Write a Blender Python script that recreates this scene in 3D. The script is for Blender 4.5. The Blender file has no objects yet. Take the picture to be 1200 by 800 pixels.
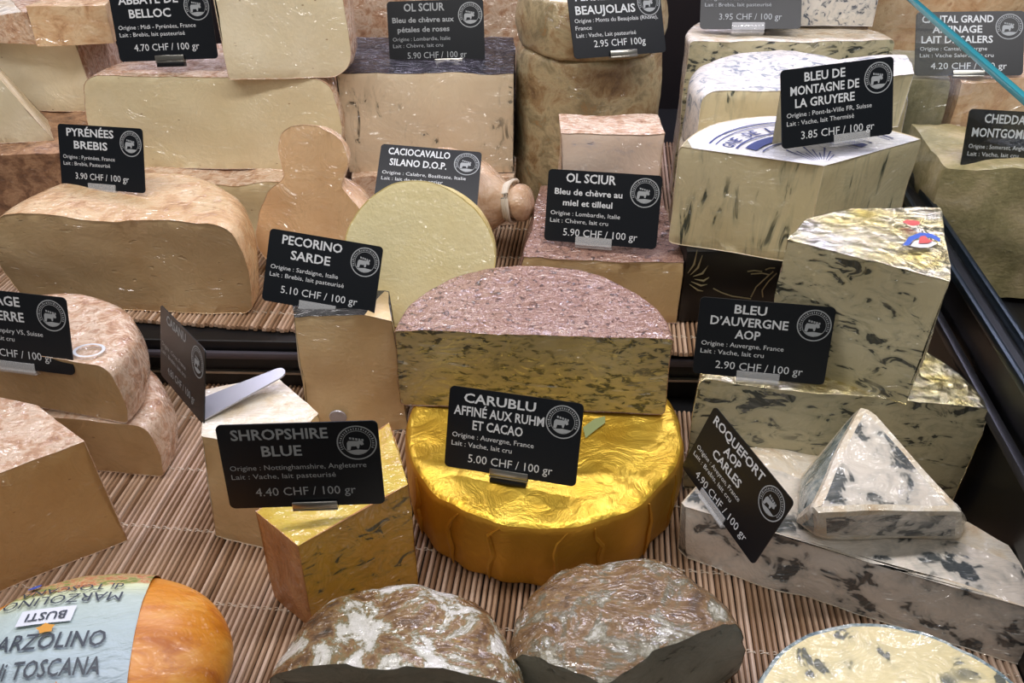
import bpy, bmesh, math, random
import numpy as np
from mathutils import Vector, Matrix, noise

# ------------------------------------------------------------------ camera, light, exposure
SC = bpy.context.scene
COL = SC.collection
TH = math.radians(35); CT, ST = math.cos(TH), math.sin(TH)
CAMZ = 0.40
cam_d = bpy.data.cameras.new('camera'); cam = bpy.data.objects.new('camera', cam_d); COL.objects.link(cam)
cam.location = (0, 0, CAMZ); cam.rotation_euler = (math.radians(90 - 35), 0, 0)
cam_d.sensor_width = 36; cam_d.lens = 30; cam_d.clip_start = 0.01; cam_d.clip_end = 50
SC.camera = cam
SC.view_settings.view_transform = 'Standard'; SC.view_settings.look = 'None'
SC.view_settings.gamma = 1; SC.view_settings.use_curve_mapping = False
SC.view_settings.exposure = 0.0
w = bpy.data.worlds.new('world'); SC.world = w; w.use_nodes = True
w.node_tree.nodes['Background'].inputs[0].default_value = (0.93, 0.93, 0.90, 1)
w.node_tree.nodes['Background'].inputs[1].default_value = 0.12

def area(name, loc, target, sx, sy, power, col):
    d = bpy.data.lights.new(name, 'AREA'); d.shape = 'RECTANGLE'; d.size = sx; d.size_y = sy
    d.energy = power; d.color = col
    o = bpy.data.objects.new(name, d); COL.objects.link(o); o.location = loc
    o.rotation_euler = (Vector(target) - Vector(loc)).to_track_quat('-Z', 'Y').to_euler()
    return o
area('canopy_strip_light', (0.0, 0.42, 0.76), (0, 0.50, 0), 1.5, 0.035, 6.6, (1.0, 0.955, 0.945))
area('rear_strip_light', (0.05, 1.02, 0.76), (0, 0.40, 0.05), 1.4, 0.04, 7.5, (0.80, 0.78, 1.0))
area('shop_fill_light', (0.1, -0.75, 1.70), (0.05, 0.5, 0.1), 1.6, 0.6, 5.3, (1.0, 0.95, 0.88))  # added unseen room fill that brightens the front faces

# ------------------------------------------------------------------ pixel helpers (photo pixel -> point on a real plane)
def Pz(u, v, z):
    a, b = (u - 600) / 1000, (v - 400) / 1000
    t = (CAMZ - z) / (ST + b * CT)
    return Vector((a * t, t * (CT - b * ST), z))
def P(u, v, z):
    p = Pz(u, v, z); return (p.x, p.y)
def Py(u, v, y):
    a, b = (u - 600) / 1000, (v - 400) / 1000
    t = y / (CT - b * ST)
    return Vector((a * t, y, CAMZ - t * (ST + b * CT)))

# ------------------------------------------------------------------ materials
def lin(h):
    r = [int(h[i:i + 2], 16) / 255 for i in (0, 2, 4)]
    return tuple([(c / 12.92 if c <= .04045 else ((c + .055) / 1.055) ** 2.4) for c in r]) + (1,)
class NT:
    def __init__(s, name):
        s.m = bpy.data.materials.new(name); s.m.use_nodes = True; s.t = s.m.node_tree
        s.b = s.t.nodes['Principled BSDF']; s.tc = s.t.nodes.new('ShaderNodeTexCoord')
    def n(s, ty, props=None, **ins):
        nd = s.t.nodes.new('ShaderNode' + ty)
        for k, v in (props or {}).items(): setattr(nd, k, v)
        for k, v in ins.items(): s.set(nd, k.replace('_', ' '), v)
        return nd
    def set(s, nd, key, v):
        i = nd.inputs[int(key)] if key.isdigit() else nd.inputs[key]
        if isinstance(v, bpy.types.NodeSocket): s.t.links.new(v, i)
        else: i.default_value = v
    def bs(s, **k):
        for a, v in k.items(): s.set(s.b, a.replace('_', ' '), v)
    def obj(s, scale=(1, 1, 1), rot=(0, 0, 0), loc=(0, 0, 0)):
        mp = s.n('Mapping', Scale=scale, Rotation=rot, Location=loc); s.t.links.new(s.tc.outputs['Object'], mp.inputs['Vector'])
        return mp.outputs[0]
    def noise(s, vec, scale, detail=4, rough=.6, dist=0.0):
        return s.n('TexNoise', Vector=vec, Scale=scale, Detail=detail, Roughness=rough, Distortion=dist).outputs['Fac']
    def ramp(s, fac, stops, interp='LINEAR'):
        r = s.n('ValToRGB', Fac=fac); e = r.color_ramp; e.interpolation = interp
        while len(e.elements) < len(stops): e.elements.new(.5)
        for el, (p, c) in zip(e.elements, stops): el.position = p; el.color = lin(c) if isinstance(c, str) else (c, c, c, 1)
        return r.outputs[0]
    def mix(s, f, a, b):
        m = s.n('Mix', {'data_type': 'RGBA'}); s.set(m, '0', f)
        for k, v in ((6, a), (7, b)):
            s.set(m, str(k), lin(v) if isinstance(v, str) else v)
        return m.outputs[2]
    def math(s, op, a, b=0.0):
        m = s.n('Math', {'operation': op}); s.set(m, '0', a); s.set(m, '1', b); return m.outputs[0]
    def bump(s, h, strength=.3, dist=.001, normal=None):
        b = s.n('Bump', Strength=strength, Distance=dist, Height=h)
        if normal is not None: s.set(b, 'Normal', normal)
        return b.outputs[0]
    def film(s, weight=.6, rough=.045, scale=26, strength=.9, stretch=(1, 2.2, 1.3), rot=(.3, .5, .7), dist=.0026):
        # tight cling film over the cheese: its creases live in the coat only
        v = s.obj(stretch, rot)
        a = s.noise(v, scale, 3, .55, 1.6); r = s.ramp(a, [(.38, 0.0), (.5, 1.0), (.62, 0.0)])
        f = s.noise(s.obj((1, 3.2, 1.6), (.7, .2, .9)), 95, 2, .5, 1.0)
        r = s.math('ADD', r, s.math('MULTIPLY', f, .45))
        s.bs(Coat_Weight=weight, Coat_Roughness=rough, Coat_IOR=1.85)
        s.set(s.b, 'Coat Normal', s.bump(r, strength, dist))

def flat(name, c, rough=.5, metal=0.0, spec=.5):
    k = NT(name); k.bs(Base_Color=lin(c), Roughness=rough, Metallic=metal, Specular_IOR_Level=spec); return k.m
def paste(name, c1, c2, speck='8a6a40', speck_thr=.0, film=.45, grain=.25, edge=None, eyes=0.0):
    k = NT(name); v = k.obj()
    col = k.mix(k.ramp(k.noise(v, 14, 5, .6, .6), [(.3, 0.0), (.7, 1.0)]), c1, c2)
    if speck_thr:
        vo = k.n('TexVoronoi', Vector=k.obj((1, 1, 1.8)), Scale=85.0, Randomness=1.0).outputs['Distance']
        big = k.ramp(k.noise(v, 60, 1), [(.5, 0.0), (.6, 1.0)])
        sp = k.math('MULTIPLY', k.ramp(vo, [(speck_thr * .6, 1.0), (speck_thr, 0.0)]), big)
        col = k.mix(k.math('MULTIPLY', sp, .75), col, speck)
    k.bs(Base_Color=col, Roughness=.52)
    h = k.noise(k.obj((1, 1, 1.4)), 260, 4, .65)
    if eyes:
        e = k.ramp(k.noise(k.obj((1, 1, 3.2)), 75, 2, .5, .5), [(.27, 0.0), (.33, 1.0)])
        h = k.math('ADD', k.math('MULTIPLY', h, .3), k.math('MULTIPLY', e, eyes))
    k.set(k.b, 'Normal', k.bump(h, grain, .0012))
    if film: k.film(film)
    return k.m
def blue(name, c1, c2, vein='2f3d3c', vein2='59665c', scale=90, stretch=(1, 1, 2.2), lo=.60, hi=.66, clump=18, film=.5, rot=(0, 0, 0), clo=.38, chi=.58, dist=1.2):
    k = NT(name); v = k.obj()
    col = k.mix(k.ramp(k.noise(v, 12, 5, .6, .5), [(.3, 0.0), (.7, 1.0)]), c1, c2)
    nz = k.noise(k.obj(stretch, rot), scale, 3, .6, dist)
    cl = k.ramp(k.noise(k.obj((1, 1, 1), (0, 0, 0), (3, 1, 2)), clump, 2, .5), [(clo, 0.0), (chi, 1.0)])
    f = k.math('MULTIPLY', k.ramp(nz, [(lo, 0.0), (hi, 1.0)]), cl)
    halo = k.math('MULTIPLY', k.math('MULTIPLY', k.ramp(nz, [(lo - .12, 0.0), (hi, 1.0)]), cl), .45)
    col = k.mix(halo, col, vein2); col = k.mix(k.math('MULTIPLY', f, .92), col, vein)
    k.bs(Base_Color=col, Roughness=.45)
    h = k.math('SUBTRACT', k.math('MULTIPLY', k.noise(v, 240, 4), .5), f)
    k.set(k.b, 'Normal', k.bump(h, .35, .0012))
    if film: k.film(film)
    return k.m
def rind(name, stops, scale=45, film=.5, bump=.5, stretch=(1, 1, 1), fine=260, rough=.6, d=6, fstr=.6):
    k = NT(name); v = k.obj(stretch)
    a = k.noise(v, scale, d, .68, .5)
    k.bs(Base_Color=k.ramp(a, stops), Roughness=rough)
    h = k.math('ADD', k.noise(k.obj(), fine, 4, .7), k.math('MULTIPLY', a, .8))
    k.set(k.b, 'Normal', k.bump(h, bump, .0015))
    if film: k.film(film, strength=fstr)
    return k.m
def foil(name, c1, c2, rough=.27, scale=55, strength=.8, stretch=(1, 1, 1), metal=.95):
    k = NT(name); v = k.obj(stretch)
    vo = k.n('TexVoronoi', {'feature': 'F1'}, Vector=v, Scale=scale).outputs['Distance']
    nz = k.noise(v, scale * .7, 5, .62, 1.4)
    k.bs(Base_Color=k.mix(k.ramp(k.noise(v, 22, 4), [(.35, 0.0), (.65, 1.0)]), c1, c2), Metallic=metal, Roughness=rough)
    k.set(k.b, 'Normal', k.bump(k.math('ADD', nz, k.math('MULTIPLY', vo, .5)), strength, .003))
    return k.m

M = {}
M['belloc'] = paste('ivory_paste', 'ece0bc', 'e0d0a4', speck_thr=.10)
M['pale'] = paste('pale_paste', 'f0e6ca', 'e4d6b0', speck_thr=.10)
M['tan'] = paste('tan_paste', 'd2b88a', 'bf9f6e', speck_thr=.12, eyes=.0)
M['tan_eyes'] = paste('tan_paste_with_slits', 'd3bb90', 'bb9c6e', speck_thr=.0, eyes=1.0, grain=.8)
M['amber'] = paste('amber_paste', 'd3b07a', 'c39a62', speck_thr=.09)
M['cream'] = paste('cream_paste', 'e3cb9c', 'd2b380')
M['provolone'] = paste('yellow_stretched_paste', 'f2e7b8', 'e9d9a0', grain=.35)
M['pear_cut'] = paste('peach_paste', 'ecc99c', 'dfb484', film=.9)
M['carublu'] = blue('dense_blue_paste', 'cfc298', 'bba97c', '333a36', '7c7a58', 120, (1, 1, 2.3), .535, .60, 30, clo=.34, chi=.52, dist=.6)
M['auv'] = blue('green_blue_paste', 'd4cbaa', 'c2b890', '1e2725', '666c58', 58, (1, 1, 2.0), .57, .61, 24, clo=.33, chi=.45)
M['mont'] = blue('needle_blue_paste', 'e3d8b2', 'd6c79c', '24352f', '78816a', 40, (3.4, 3.4, .6), .615, .67, 18, clo=.40, chi=.52, dist=.7)
M['roq'] = blue('white_blue_paste', 'f2eae0', 'e6dacb', '24323a', '66767a', 58, (1, 1, 1.2), .565, .61, 34, film=1.0, clo=.36, chi=.48, dist=.4)
M['fourme'] = blue('creamy_blue_top', 'ecdfae', 'e0cf98', '4a5048', '94957a', 62, (1, 1, 1), .575, .61, 34, film=.9, clo=.40, chi=.50, dist=.4)
M['rose'] = blue('beige_streaked_paste', 'e6d6ba', 'd9c4a4', '3a3a34', 'a0957a', 44, (2.4, 1, .9), .60, .65, 22, clo=.44, chi=.55)
M['shrop'] = blue('orange_blue_paste', 'd6a438', 'c98f28', '2f3a28', '75702c', 62, (1, 1, 1.6), .585, .64, 24, film=.85)
M['pinkcut'] = blue('pinkish_white_paste', 'f0dcca', 'e3c8b6', '6a7aa0', 'b5b0bc', 60, (1, 1, 1), .66, .74, 16)
M['mont_top'] = blue('white_mottled_rind', 'eee8e2', 'e0d8d0', '7a8799', 'a8b0ba', 110, (1, 1, 1), .54, .64, 26, clo=.3, chi=.5)
M['mouldblock'] = blue('white_speckled_paste', 'e9e3d8', 'd9d2c6', '3a4658', '8f98a0', 130, (1, 1, 1), .56, .62, 30, clo=.28, chi=.5)
M['shaded_cut'] = blue('painted_shade_paste', '8f8e80', '76766a', '2c302c', '57584a', 60, (1, 1, 2), .6, .66, 20, film=.3)  # dome cut faces: their shade is painted into the paste colour

M['r_tan'] = rind('tan_rind', [(.3, 'a87b50'), (.45, 'd2ab80'), (.6, 'e0c49c'), (.72, 'a8744a')], 55, film=.8)
M['r_pink'] = rind('pinkish_rind', [(.3, '946a4e'), (.43, 'c09878'), (.55, 'dcc4ac'), (.64, 'b48c70'), (.75, 'a07858')], 85, film=.95, fstr=.75)
M['r_brown'] = rind('brown_crust', [(.3, '5b3f2e'), (.45, '8a6449'), (.6, 'b38b69'), (.75, '7b563f')], 90)
M['r_red'] = rind('reddish_brown_crust', [(.34, '3c2620'), (.42, '7a5448'), (.5, 'b08a78'), (.56, '7a5246'), (.63, 'c2a090'), (.72, '5e4038')], 230, film=.8, bump=1.0, fine=420, d=3)
M['r_dark'] = rind('dark_petal_crust', [(.35, '0e0c12'), (.5, '1c1820'), (.62, '2a242e'), (.75, '110f14')], 75, film=.55, bump=.5)
M['r_dark'].node_tree.nodes['Principled BSDF'].inputs['Specular IOR Level'].default_value = .15
M['r_grey'] = rind('mottled_grey_brown_rind', [(.3, '6d5233'), (.42, '9c8058'), (.52, 'b8a67f'), (.62, '8f8260'), (.75, 'a87c46')], 38, film=.5, bump=.5)
M['r_dome'] = rind('rust_and_white_mould_crust', [(.33, '3a2d1f'), (.42, '6e4e2e'), (.47, '94754c'), (.495, '77724f'), (.53, 'd4d2c8'), (.66, 'efedea'), (.8, '8a8a78')], 40, film=1.0, bump=1.0, fstr=.9, d=8)
M['r_dome2'] = rind('rust_grey_crust', [(.30, '33291c'), (.40, '64482a'), (.48, '866740'), (.53, '67604a'), (.585, '9a9682'), (.64, 'd5d3c8'), (.70, '8c8a70'), (.82, '5c5a48')], 44, film=1.0, bump=1.0, fstr=1.0, d=8)
M['r_white'] = rind('white_film_rind', [(.3, 'cfae86'), (.45, 'e6d6bc'), (.6, 'f0e8da'), (.75, 'c8b49a')], 40, film=.9, fstr=.6)
M['r_cream'] = rind('cream_rind', [(.3, 'cdb88e'), (.5, 'e2d2ae'), (.7, 'ecdfc4')], 35)
M['r_yellow'] = rind('yellow_wrapped_rind', [(.3, 'b9901c'), (.5, 'd9b73a'), (.7, 'e6cf62')], 30, film=1.0, fstr=.6)
M['r_orange'] = rind('orange_edge_rind', [(.3, '9b6230'), (.5, 'b98048'), (.7, 'cf9c62')], 40)
M['r_blueskin'] = rind('blue_grey_skin', [(.3, '2a3a40'), (.45, '5e7478'), (.6, 'b8c0bc'), (.75, 'd8d6cc')], 50, film=.9)
M['r_black'] = rind('black_rind', [(.35, '17171a'), (.55, '2b2a2c'), (.75, '464344')], 60, film=.8)
M['r_waxy'] = rind('thin_yellow_skin', [(.3, 'd9c06e'), (.5, 'e8d48c'), (.7, 'efe0a6')], 25, film=.6)
M['r_pear'] = rind('pink_tan_skin', [(.3, 'b98a68'), (.45, 'd8b08c'), (.6, 'e8cbae'), (.75, 'cfa284')], 55, film=1.0, fstr=.7)
M['gold'] = foil('gold_foil', 'f0cc52', 'dcae36', .33, 60, .85, metal=.72)
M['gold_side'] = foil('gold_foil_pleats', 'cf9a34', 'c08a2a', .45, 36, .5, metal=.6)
M['goldprint'] = foil('gold_silver_printed_foil', 'e2cf78', 'e8e6e0', .2, 130, 1.0, (1, 1.25, 1), metal=.9)
M['black_card'] = flat('black_card', '11151b', .38, spec=.4)
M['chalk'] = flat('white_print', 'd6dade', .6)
M['chalk_dim'] = flat('dimmed_white_print', 'a3a8ac', .6)  # same white ink with poor light painted in as grey; emblems share it
M['steel'] = flat('brushed_steel', 'b9b6ae', .28, 1.0)
M['blackplastic'] = flat('black_plastic', '0c0c0f', .32)
M['darkwall'] = flat('dark_back_panel', '1b161a', .5)
M['deckblack'] = flat('black_deck', '0d0d10', .45)
M['blueprint'] = flat('blue_ink', '39467e', .55)
M['logoblue'] = flat('logo_blue', '2f58b8', .4)
M['logored'] = flat('logo_red', 'c8504a', .4)
M['logowhite'] = flat('logo_white', 'dfe4ee', .4)
M['ornament'] = flat('gold_ink', '8c8264', .4, .5)
M['inktext'] = flat('navy_ink', '39414c', .5)
M['silverstrip'] = flat('grey_plastic_strip', 'b4b4bc', .25, .3)
M['string'] = flat('pale_string', 'e6dccb', .7)
k = NT('clear_acrylic'); k.bs(Base_Color=(.92, .94, .96, 1), Roughness=.06, Alpha=.28, Specular_IOR_Level=.9); M['acrylic'] = k.m
k = NT('divider_glass')
tr = k.n('BsdfTransparent', Color=(.94, .955, .95, 1)); gl = k.n('BsdfGlossy', Color=(.9, .95, 1, 1), Roughness=.03)
ms = k.n('MixShader'); k.set(ms, '0', .05); k.set(ms, '1', tr.outputs[0]); k.set(ms, '2', gl.outputs[0])
k.t.links.new(ms.outputs[0], k.t.nodes['Material Output'].inputs['Surface']); M['glass'] = k.m
M['glassedge'] = flat('teal_glass_edge', '2f8791', .15, 0, .8)
# bamboo: one tone per slat
k = NT('bamboo_slats'); sx = k.n('SeparateXYZ', Vector=k.tc.outputs['Object'])
cell = k.math('FLOOR', k.math('DIVIDE', sx.outputs[0], .00345))
wn = k.n('TexWhiteNoise', {'noise_dimensions': '1D'}, W=cell).outputs['Value']
col = k.ramp(wn, [(.0, '866850'), (.3, 'b0937a'), (.6, 'c8ad96'), (1, 'dac2ae')])
col = k.mix(k.math('MULTIPLY', k.noise(k.obj((6, .6, 1)), 60, 3), .35), col, '9c7448')
k.bs(Base_Color=col, Roughness=.45); M['bamboo'] = k.m
# gouda-like orange shell, mouldy paper
k = NT('orange_shell'); v = k.obj((1, 2.2, 1), (0, 0, .5))
k.bs(Base_Color=k.ramp(k.noise(v, 26, 5, .6, 1.2), [(.3, 'b8651a'), (.45, 'd98a2a'), (.62, 'e6a246'), (.8, 'eeb866')]), Roughness=.38)
k.set(k.b, 'Normal', k.bump(k.noise(v, 120, 3), .15, .001)); k.film(.35, .18); M['orange'] = k.m
k = NT('pale_blue_paper'); v = k.obj()
sep = k.n('SeparateXYZ', Vector=k.tc.outputs['Object'])
yy = k.math('ADD', sep.outputs[1], k.math('MULTIPLY', k.noise(v, 60, 3), .006))
land = k.ramp(k.noise(k.obj((1, 2, 1)), 150, 4, .7), [(.3, '5f6b34'), (.42, '8d9450'), (.5, 'c9a87c'), (.57, 'b8603c'), (.65, 'd8cfa0'), (.75, '6c7d46')])
pap = k.ramp(yy, [(.0, 'b4cdd8'), (.5, 'bcd6dc'), (.75, 'd0dcc0'), (1, 'dcdcae')])
pap = k.ramp(k.n('MapRange', Value=yy, From_Min=-.05, From_Max=.05).outputs[0], [(.0, 'a5b4c4'), (.55, 'b2c4c8'), (.74, 'bac9c2'), (.85, 'd9deae')])
edge = k.ramp(k.n('MapRange', Value=yy, From_Min=.0330, From_Max=.0345).outputs[0], [(.0, 0.0), (1, 1.0)])
k.bs(Base_Color=k.mix(edge, pap, land), Roughness=.4)
wr = k.noise(k.obj((1, 2.4, 1), (0, 0, -.4)), 34, 4, .6, 1.5)
k.set(k.b, 'Normal', k.bump(wr, .55, .004)); M['paper'] = k.m
# printed rosette wheel top is plain mottled white under ink parts
M['printtop'] = rind('white_printed_top', [(.3, 'c9ccd6'), (.5, 'e2e2e6'), (.7, 'f0eeee')], 40, film=.7)

# ------------------------------------------------------------------ objects
def link(name, bm, mat, parent=None, smooth=True, ang=38):
    me = bpy.data.meshes.new(name); bm.to_mesh(me); bm.free()
    for m in (mat if isinstance(mat, (list, tuple)) else [mat]): me.materials.append(M[m] if isinstance(m, str) else m)
    if smooth:
        me.polygons.foreach_set('use_smooth', [True] * len(me.polygons)); me.set_sharp_from_angle(angle=math.radians(ang))
    o = bpy.data.objects.new(name, me); COL.objects.link(o); o.parent = parent
    return o
def tag(o, label, cat, group=None):
    o['label'] = label; o['category'] = cat
    if group: o['group'] = group
    return o
def root(name, loc, label, cat, group=None, rot=None):
    o = bpy.data.objects.new(name, None); COL.objects.link(o); o.location = loc; o.empty_display_size = .02
    if rot is not None: o.rotation_euler = rot
    return tag(o, label, cat, group)
def struct(name, bm, mat, parent=None):
    o = link(name, bm, mat, parent, False)
    if parent is None: o['kind'] = 'structure'
    return o
def box(bm, c, s, rz=0, bev=0, mat=None):
    g = bmesh.ops.create_cube(bm, size=1)
    m = (mat or Matrix.Identity(4)) @ Matrix.Translation(c) @ Matrix.Rotation(rz, 4, 'Z') @ Matrix.Diagonal((*s, 1))
    bmesh.ops.transform(bm, matrix=m, verts=g['verts'])
    if bev:
        es = list({e for v in g['verts'] for e in v.link_edges})
        bmesh.ops.bevel(bm, geom=es, offset=bev, segments=2, affect='EDGES', profile=.5)
    return bm
def tube(bm, pts, r, n=6):
    pts = [Vector(p) for p in pts]; rings = []
    for i, p in enumerate(pts):
        d = (pts[min(i + 1, len(pts) - 1)] - pts[max(i - 1, 0)]).normalized()
        a = d.orthogonal().normalized(); b = d.cross(a); rr = r[i] if isinstance(r, (list, tuple)) else r
        rings.append([bm.verts.new(p + rr * (math.cos(t) * a + math.sin(t) * b)) for t in [2 * math.pi * k / n for k in range(n)]])
    for A, B in zip(rings, rings[1:]):
        for k in range(n): bm.faces.new((A[k], A[(k + 1) % n], B[(k + 1) % n], B[k]))
    bm.faces.new(rings[0][::-1]); bm.faces.new(rings[-1])

def lathe(prof, n=96, ax=1.0, ay=1.0, p=2.0):
    """closed solid of revolution from (r, z) profile bottom to top"""
    bm = bmesh.new(); rings = []
    for r, z in prof:
        if r < 1e-6: rings.append(bm.verts.new((0, 0, z))); continue
        ring = []
        for i in range(n):
            t = 2 * math.pi * i / n; c, s = math.cos(t), math.sin(t)
            q = (abs(c) ** p + abs(s) ** p) ** (-1 / p)
            ring.append(bm.verts.new((r * q * c * ax, r * q * s * ay, z)))
        rings.append(ring)
    for A, B in zip(rings, rings[1:]):
        if not isinstance(A, list):
            for i in range(n): bm.faces.new((A, B[(i + 1) % n], B[i]))
        elif not isinstance(B, list):
            for i in range(n): bm.faces.new((A[i], A[(i + 1) % n], B))
        else:
            for i in range(n): bm.faces.new((A[i], A[(i + 1) % n], B[(i + 1) % n], B[i]))
    return bm
def wheel_profile(R, h, rt, rb, bulge=0.0, dome=0.0, taper=0.0):
    pr = [(0, 0)]; step = .007
    m = max(2, int((R - rb) / step)); pr += [((R - rb) * i / m, 0) for i in range(1, m)]
    for i in range(7):
        a = math.pi / 2 * i / 6; pr.append((R - rb + rb * math.sin(a), rb - rb * math.cos(a)))
    m = max(2, int((h - rt - rb) / step))
    for i in range(1, m): f = i / m; pr.append((R + bulge * math.sin(math.pi * f), rb + (h - rb - rt) * f))
    top = lambda r: dome * (1 - (r / R) ** 2)
    for i in range(7):
        a = math.pi / 2 * i / 6; r = R - rt + rt * math.cos(a); pr.append((r, h - rt + rt * math.sin(a) + top(r) * (i / 6)))
    m = max(2, int((R - rt) / step)); pr += [((R - rt) * (1 - i / m), h + top((R - rt) * (1 - i / m))) for i in range(1, m)]
    pr.append((0, h + dome))
    return [(r * (1 - taper * z / h), z) for r, z in pr]

def cut(bm, pt, nrm, midx):
    pt, nrm = Vector(pt), Vector(nrm).normalized()
    r = bmesh.ops.bisect_plane(bm, geom=bm.verts[:] + bm.edges[:] + bm.faces[:], dist=1e-6, plane_co=pt, plane_no=nrm, clear_outer=True)
    es = [g for g in r['geom_cut'] if isinstance(g, bmesh.types.BMEdge) and g.is_valid and g.is_boundary]
    if not es: return
    before = set(bm.faces)
    bmesh.ops.holes_fill(bm, edges=es, sides=0)
    for f in bm.faces:
        if f not in before:
            f.material_index = midx
            if f.normal.dot(nrm) < 0: f.normal_flip()
def finish(bm, bev, amp, freq, seed, grid=.007, rough=0.0):
    """soften the cut edges, give cut faces a grid, and make everything a little uneven"""
    bm.normal_update()
    if bev:
        es = [e for e in bm.edges if len(e.link_faces) == 2 and e.calc_face_angle(0) > .45 and (e.link_faces[0].material_index or e.link_faces[1].material_index)]
        if es:
            try: bmesh.ops.bevel(bm, geom=es, offset=bev, segments=2, profile=.6, affect='EDGES', clamp_overlap=True)
            except Exception as ex: print('bevel', ex)
    bm.normal_update()
    lo = Vector([min(v.co[i] for v in bm.verts) for i in range(3)]); hi = Vector([max(v.co[i] for v in bm.verts) for i in range(3)])
    if amp or rough:
        for ax in range(3):
            x = lo[ax] + grid
            while x < hi[ax] - grid * .4:
                fs = [f for f in bm.faces if f.calc_area() > grid * grid * 1.2]
                if not fs: break
                geom = list({v for f in fs for v in f.verts}) + list({e for f in fs for e in f.edges}) + fs
                n = [0, 0, 0]; n[ax] = 1; c = [0, 0, 0]; c[ax] = x
                bmesh.ops.bisect_plane(bm, geom=geom, dist=1e-5, plane_co=c, plane_no=n)
                x += grid
        off = Vector((seed * 3.7, seed * 1.3, seed * 2.1))
        for v in bm.verts:
            d = noise.noise_vector(v.co * freq + off) * amp + noise.noise_vector(v.co * freq * 4 + off) * (amp * .25 + rough)
            q = v.co + d
            if v.co.z < .001: q.z = max(v.co.z, 0)
            v.co = q
            if v.co.z < 0: v.co.z = 0
    bm.normal_update()
SEED = [0]
def split(bm, rt, mats, names, amp):
    """mats[0] covers the whole solid body (cut colour); the outer skin is a shell child of its own"""
    SEED[0] += 1
    used = sorted({f.material_index for f in bm.faces})
    body = bm.copy()
    out = {}
    for idx in used:
        if idx == 1: continue
        part = bm.copy()
        bmesh.ops.delete(part, geom=[f for f in part.faces if f.material_index != idx], context='FACES')
        part.normal_update()
        push = {v: (0.0 if any(e.is_boundary for e in v.link_edges) else .0005) for v in part.verts}
        for v, d in push.items(): v.co += v.normal * d
        for f in part.faces: f.material_index = 0
        out[idx] = link(names[idx], part, mats[idx], rt)
    for f in body.faces: f.material_index = 0
    out[1] = link(names.get(1, 'paste'), body, mats[1], rt)
    bm.free()
    return out
N0 = {0: 'rind', 1: 'paste', 2: 'side_rind', 3: 'top_rind'}
def cheese(name, label, cat, z0, h, poly=None, disc=None, mats=('r_tan', 'tan'), rt=.006, rb=.004, bulge=0.0, dome=0.0, taper=0.0,
           bev=.0012, amp=.0012, freq=28, rough=0.0, planes=(), group=None, rot=None, prof=None, ax=1, ay=1, p=2.0, names=None, n=110, grid=.008, origin=None):
    """poly: counter-clockwise plan [(x, y, material index | None, tilt)] – the flag and tilt belong to the edge that STARTS at the point"""
    if disc is None:
        xs = [q[0] for q in poly]; ys = [q[1] for q in poly]
        cx, cy = sum(xs) / len(xs), sum(ys) / len(ys)
        R = max(math.hypot(x - cx, y - cy) for x, y in zip(xs, ys)) * 1.25
    else: cx, cy, R = disc
    bm = lathe(prof or wheel_profile(R, h, rt, rb, bulge, dome, taper), n, ax, ay, p)
    if poly:
        area2 = sum(a[0] * b[1] - b[0] * a[1] for a, b in zip(poly, poly[1:] + poly[:1]))
        for a, b in zip(poly, poly[1:] + poly[:1]):
            if len(a) < 3 or a[2] is None: continue
            nx, ny = b[1] - a[1], a[0] - b[0]
            if area2 < 0: nx, ny = -nx, -ny
            L = math.hypot(nx, ny)
            cut(bm, (a[0] - cx, a[1] - cy, 0), (nx / L, ny / L, a[3] if len(a) > 3 else 0), a[2])
    for pt, nm, mi in planes: cut(bm, pt, nm, mi)
    finish(bm, bev, amp, freq, SEED[0] + 1, grid, rough)
    r = root(name, (cx, cy, z0), label, cat, group, rot)
    nm = dict(N0); nm.update(names or {})
    r_ = split(bm, r, list(mats) + ['tan'] * 4, nm, amp)
    return r, r_

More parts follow.
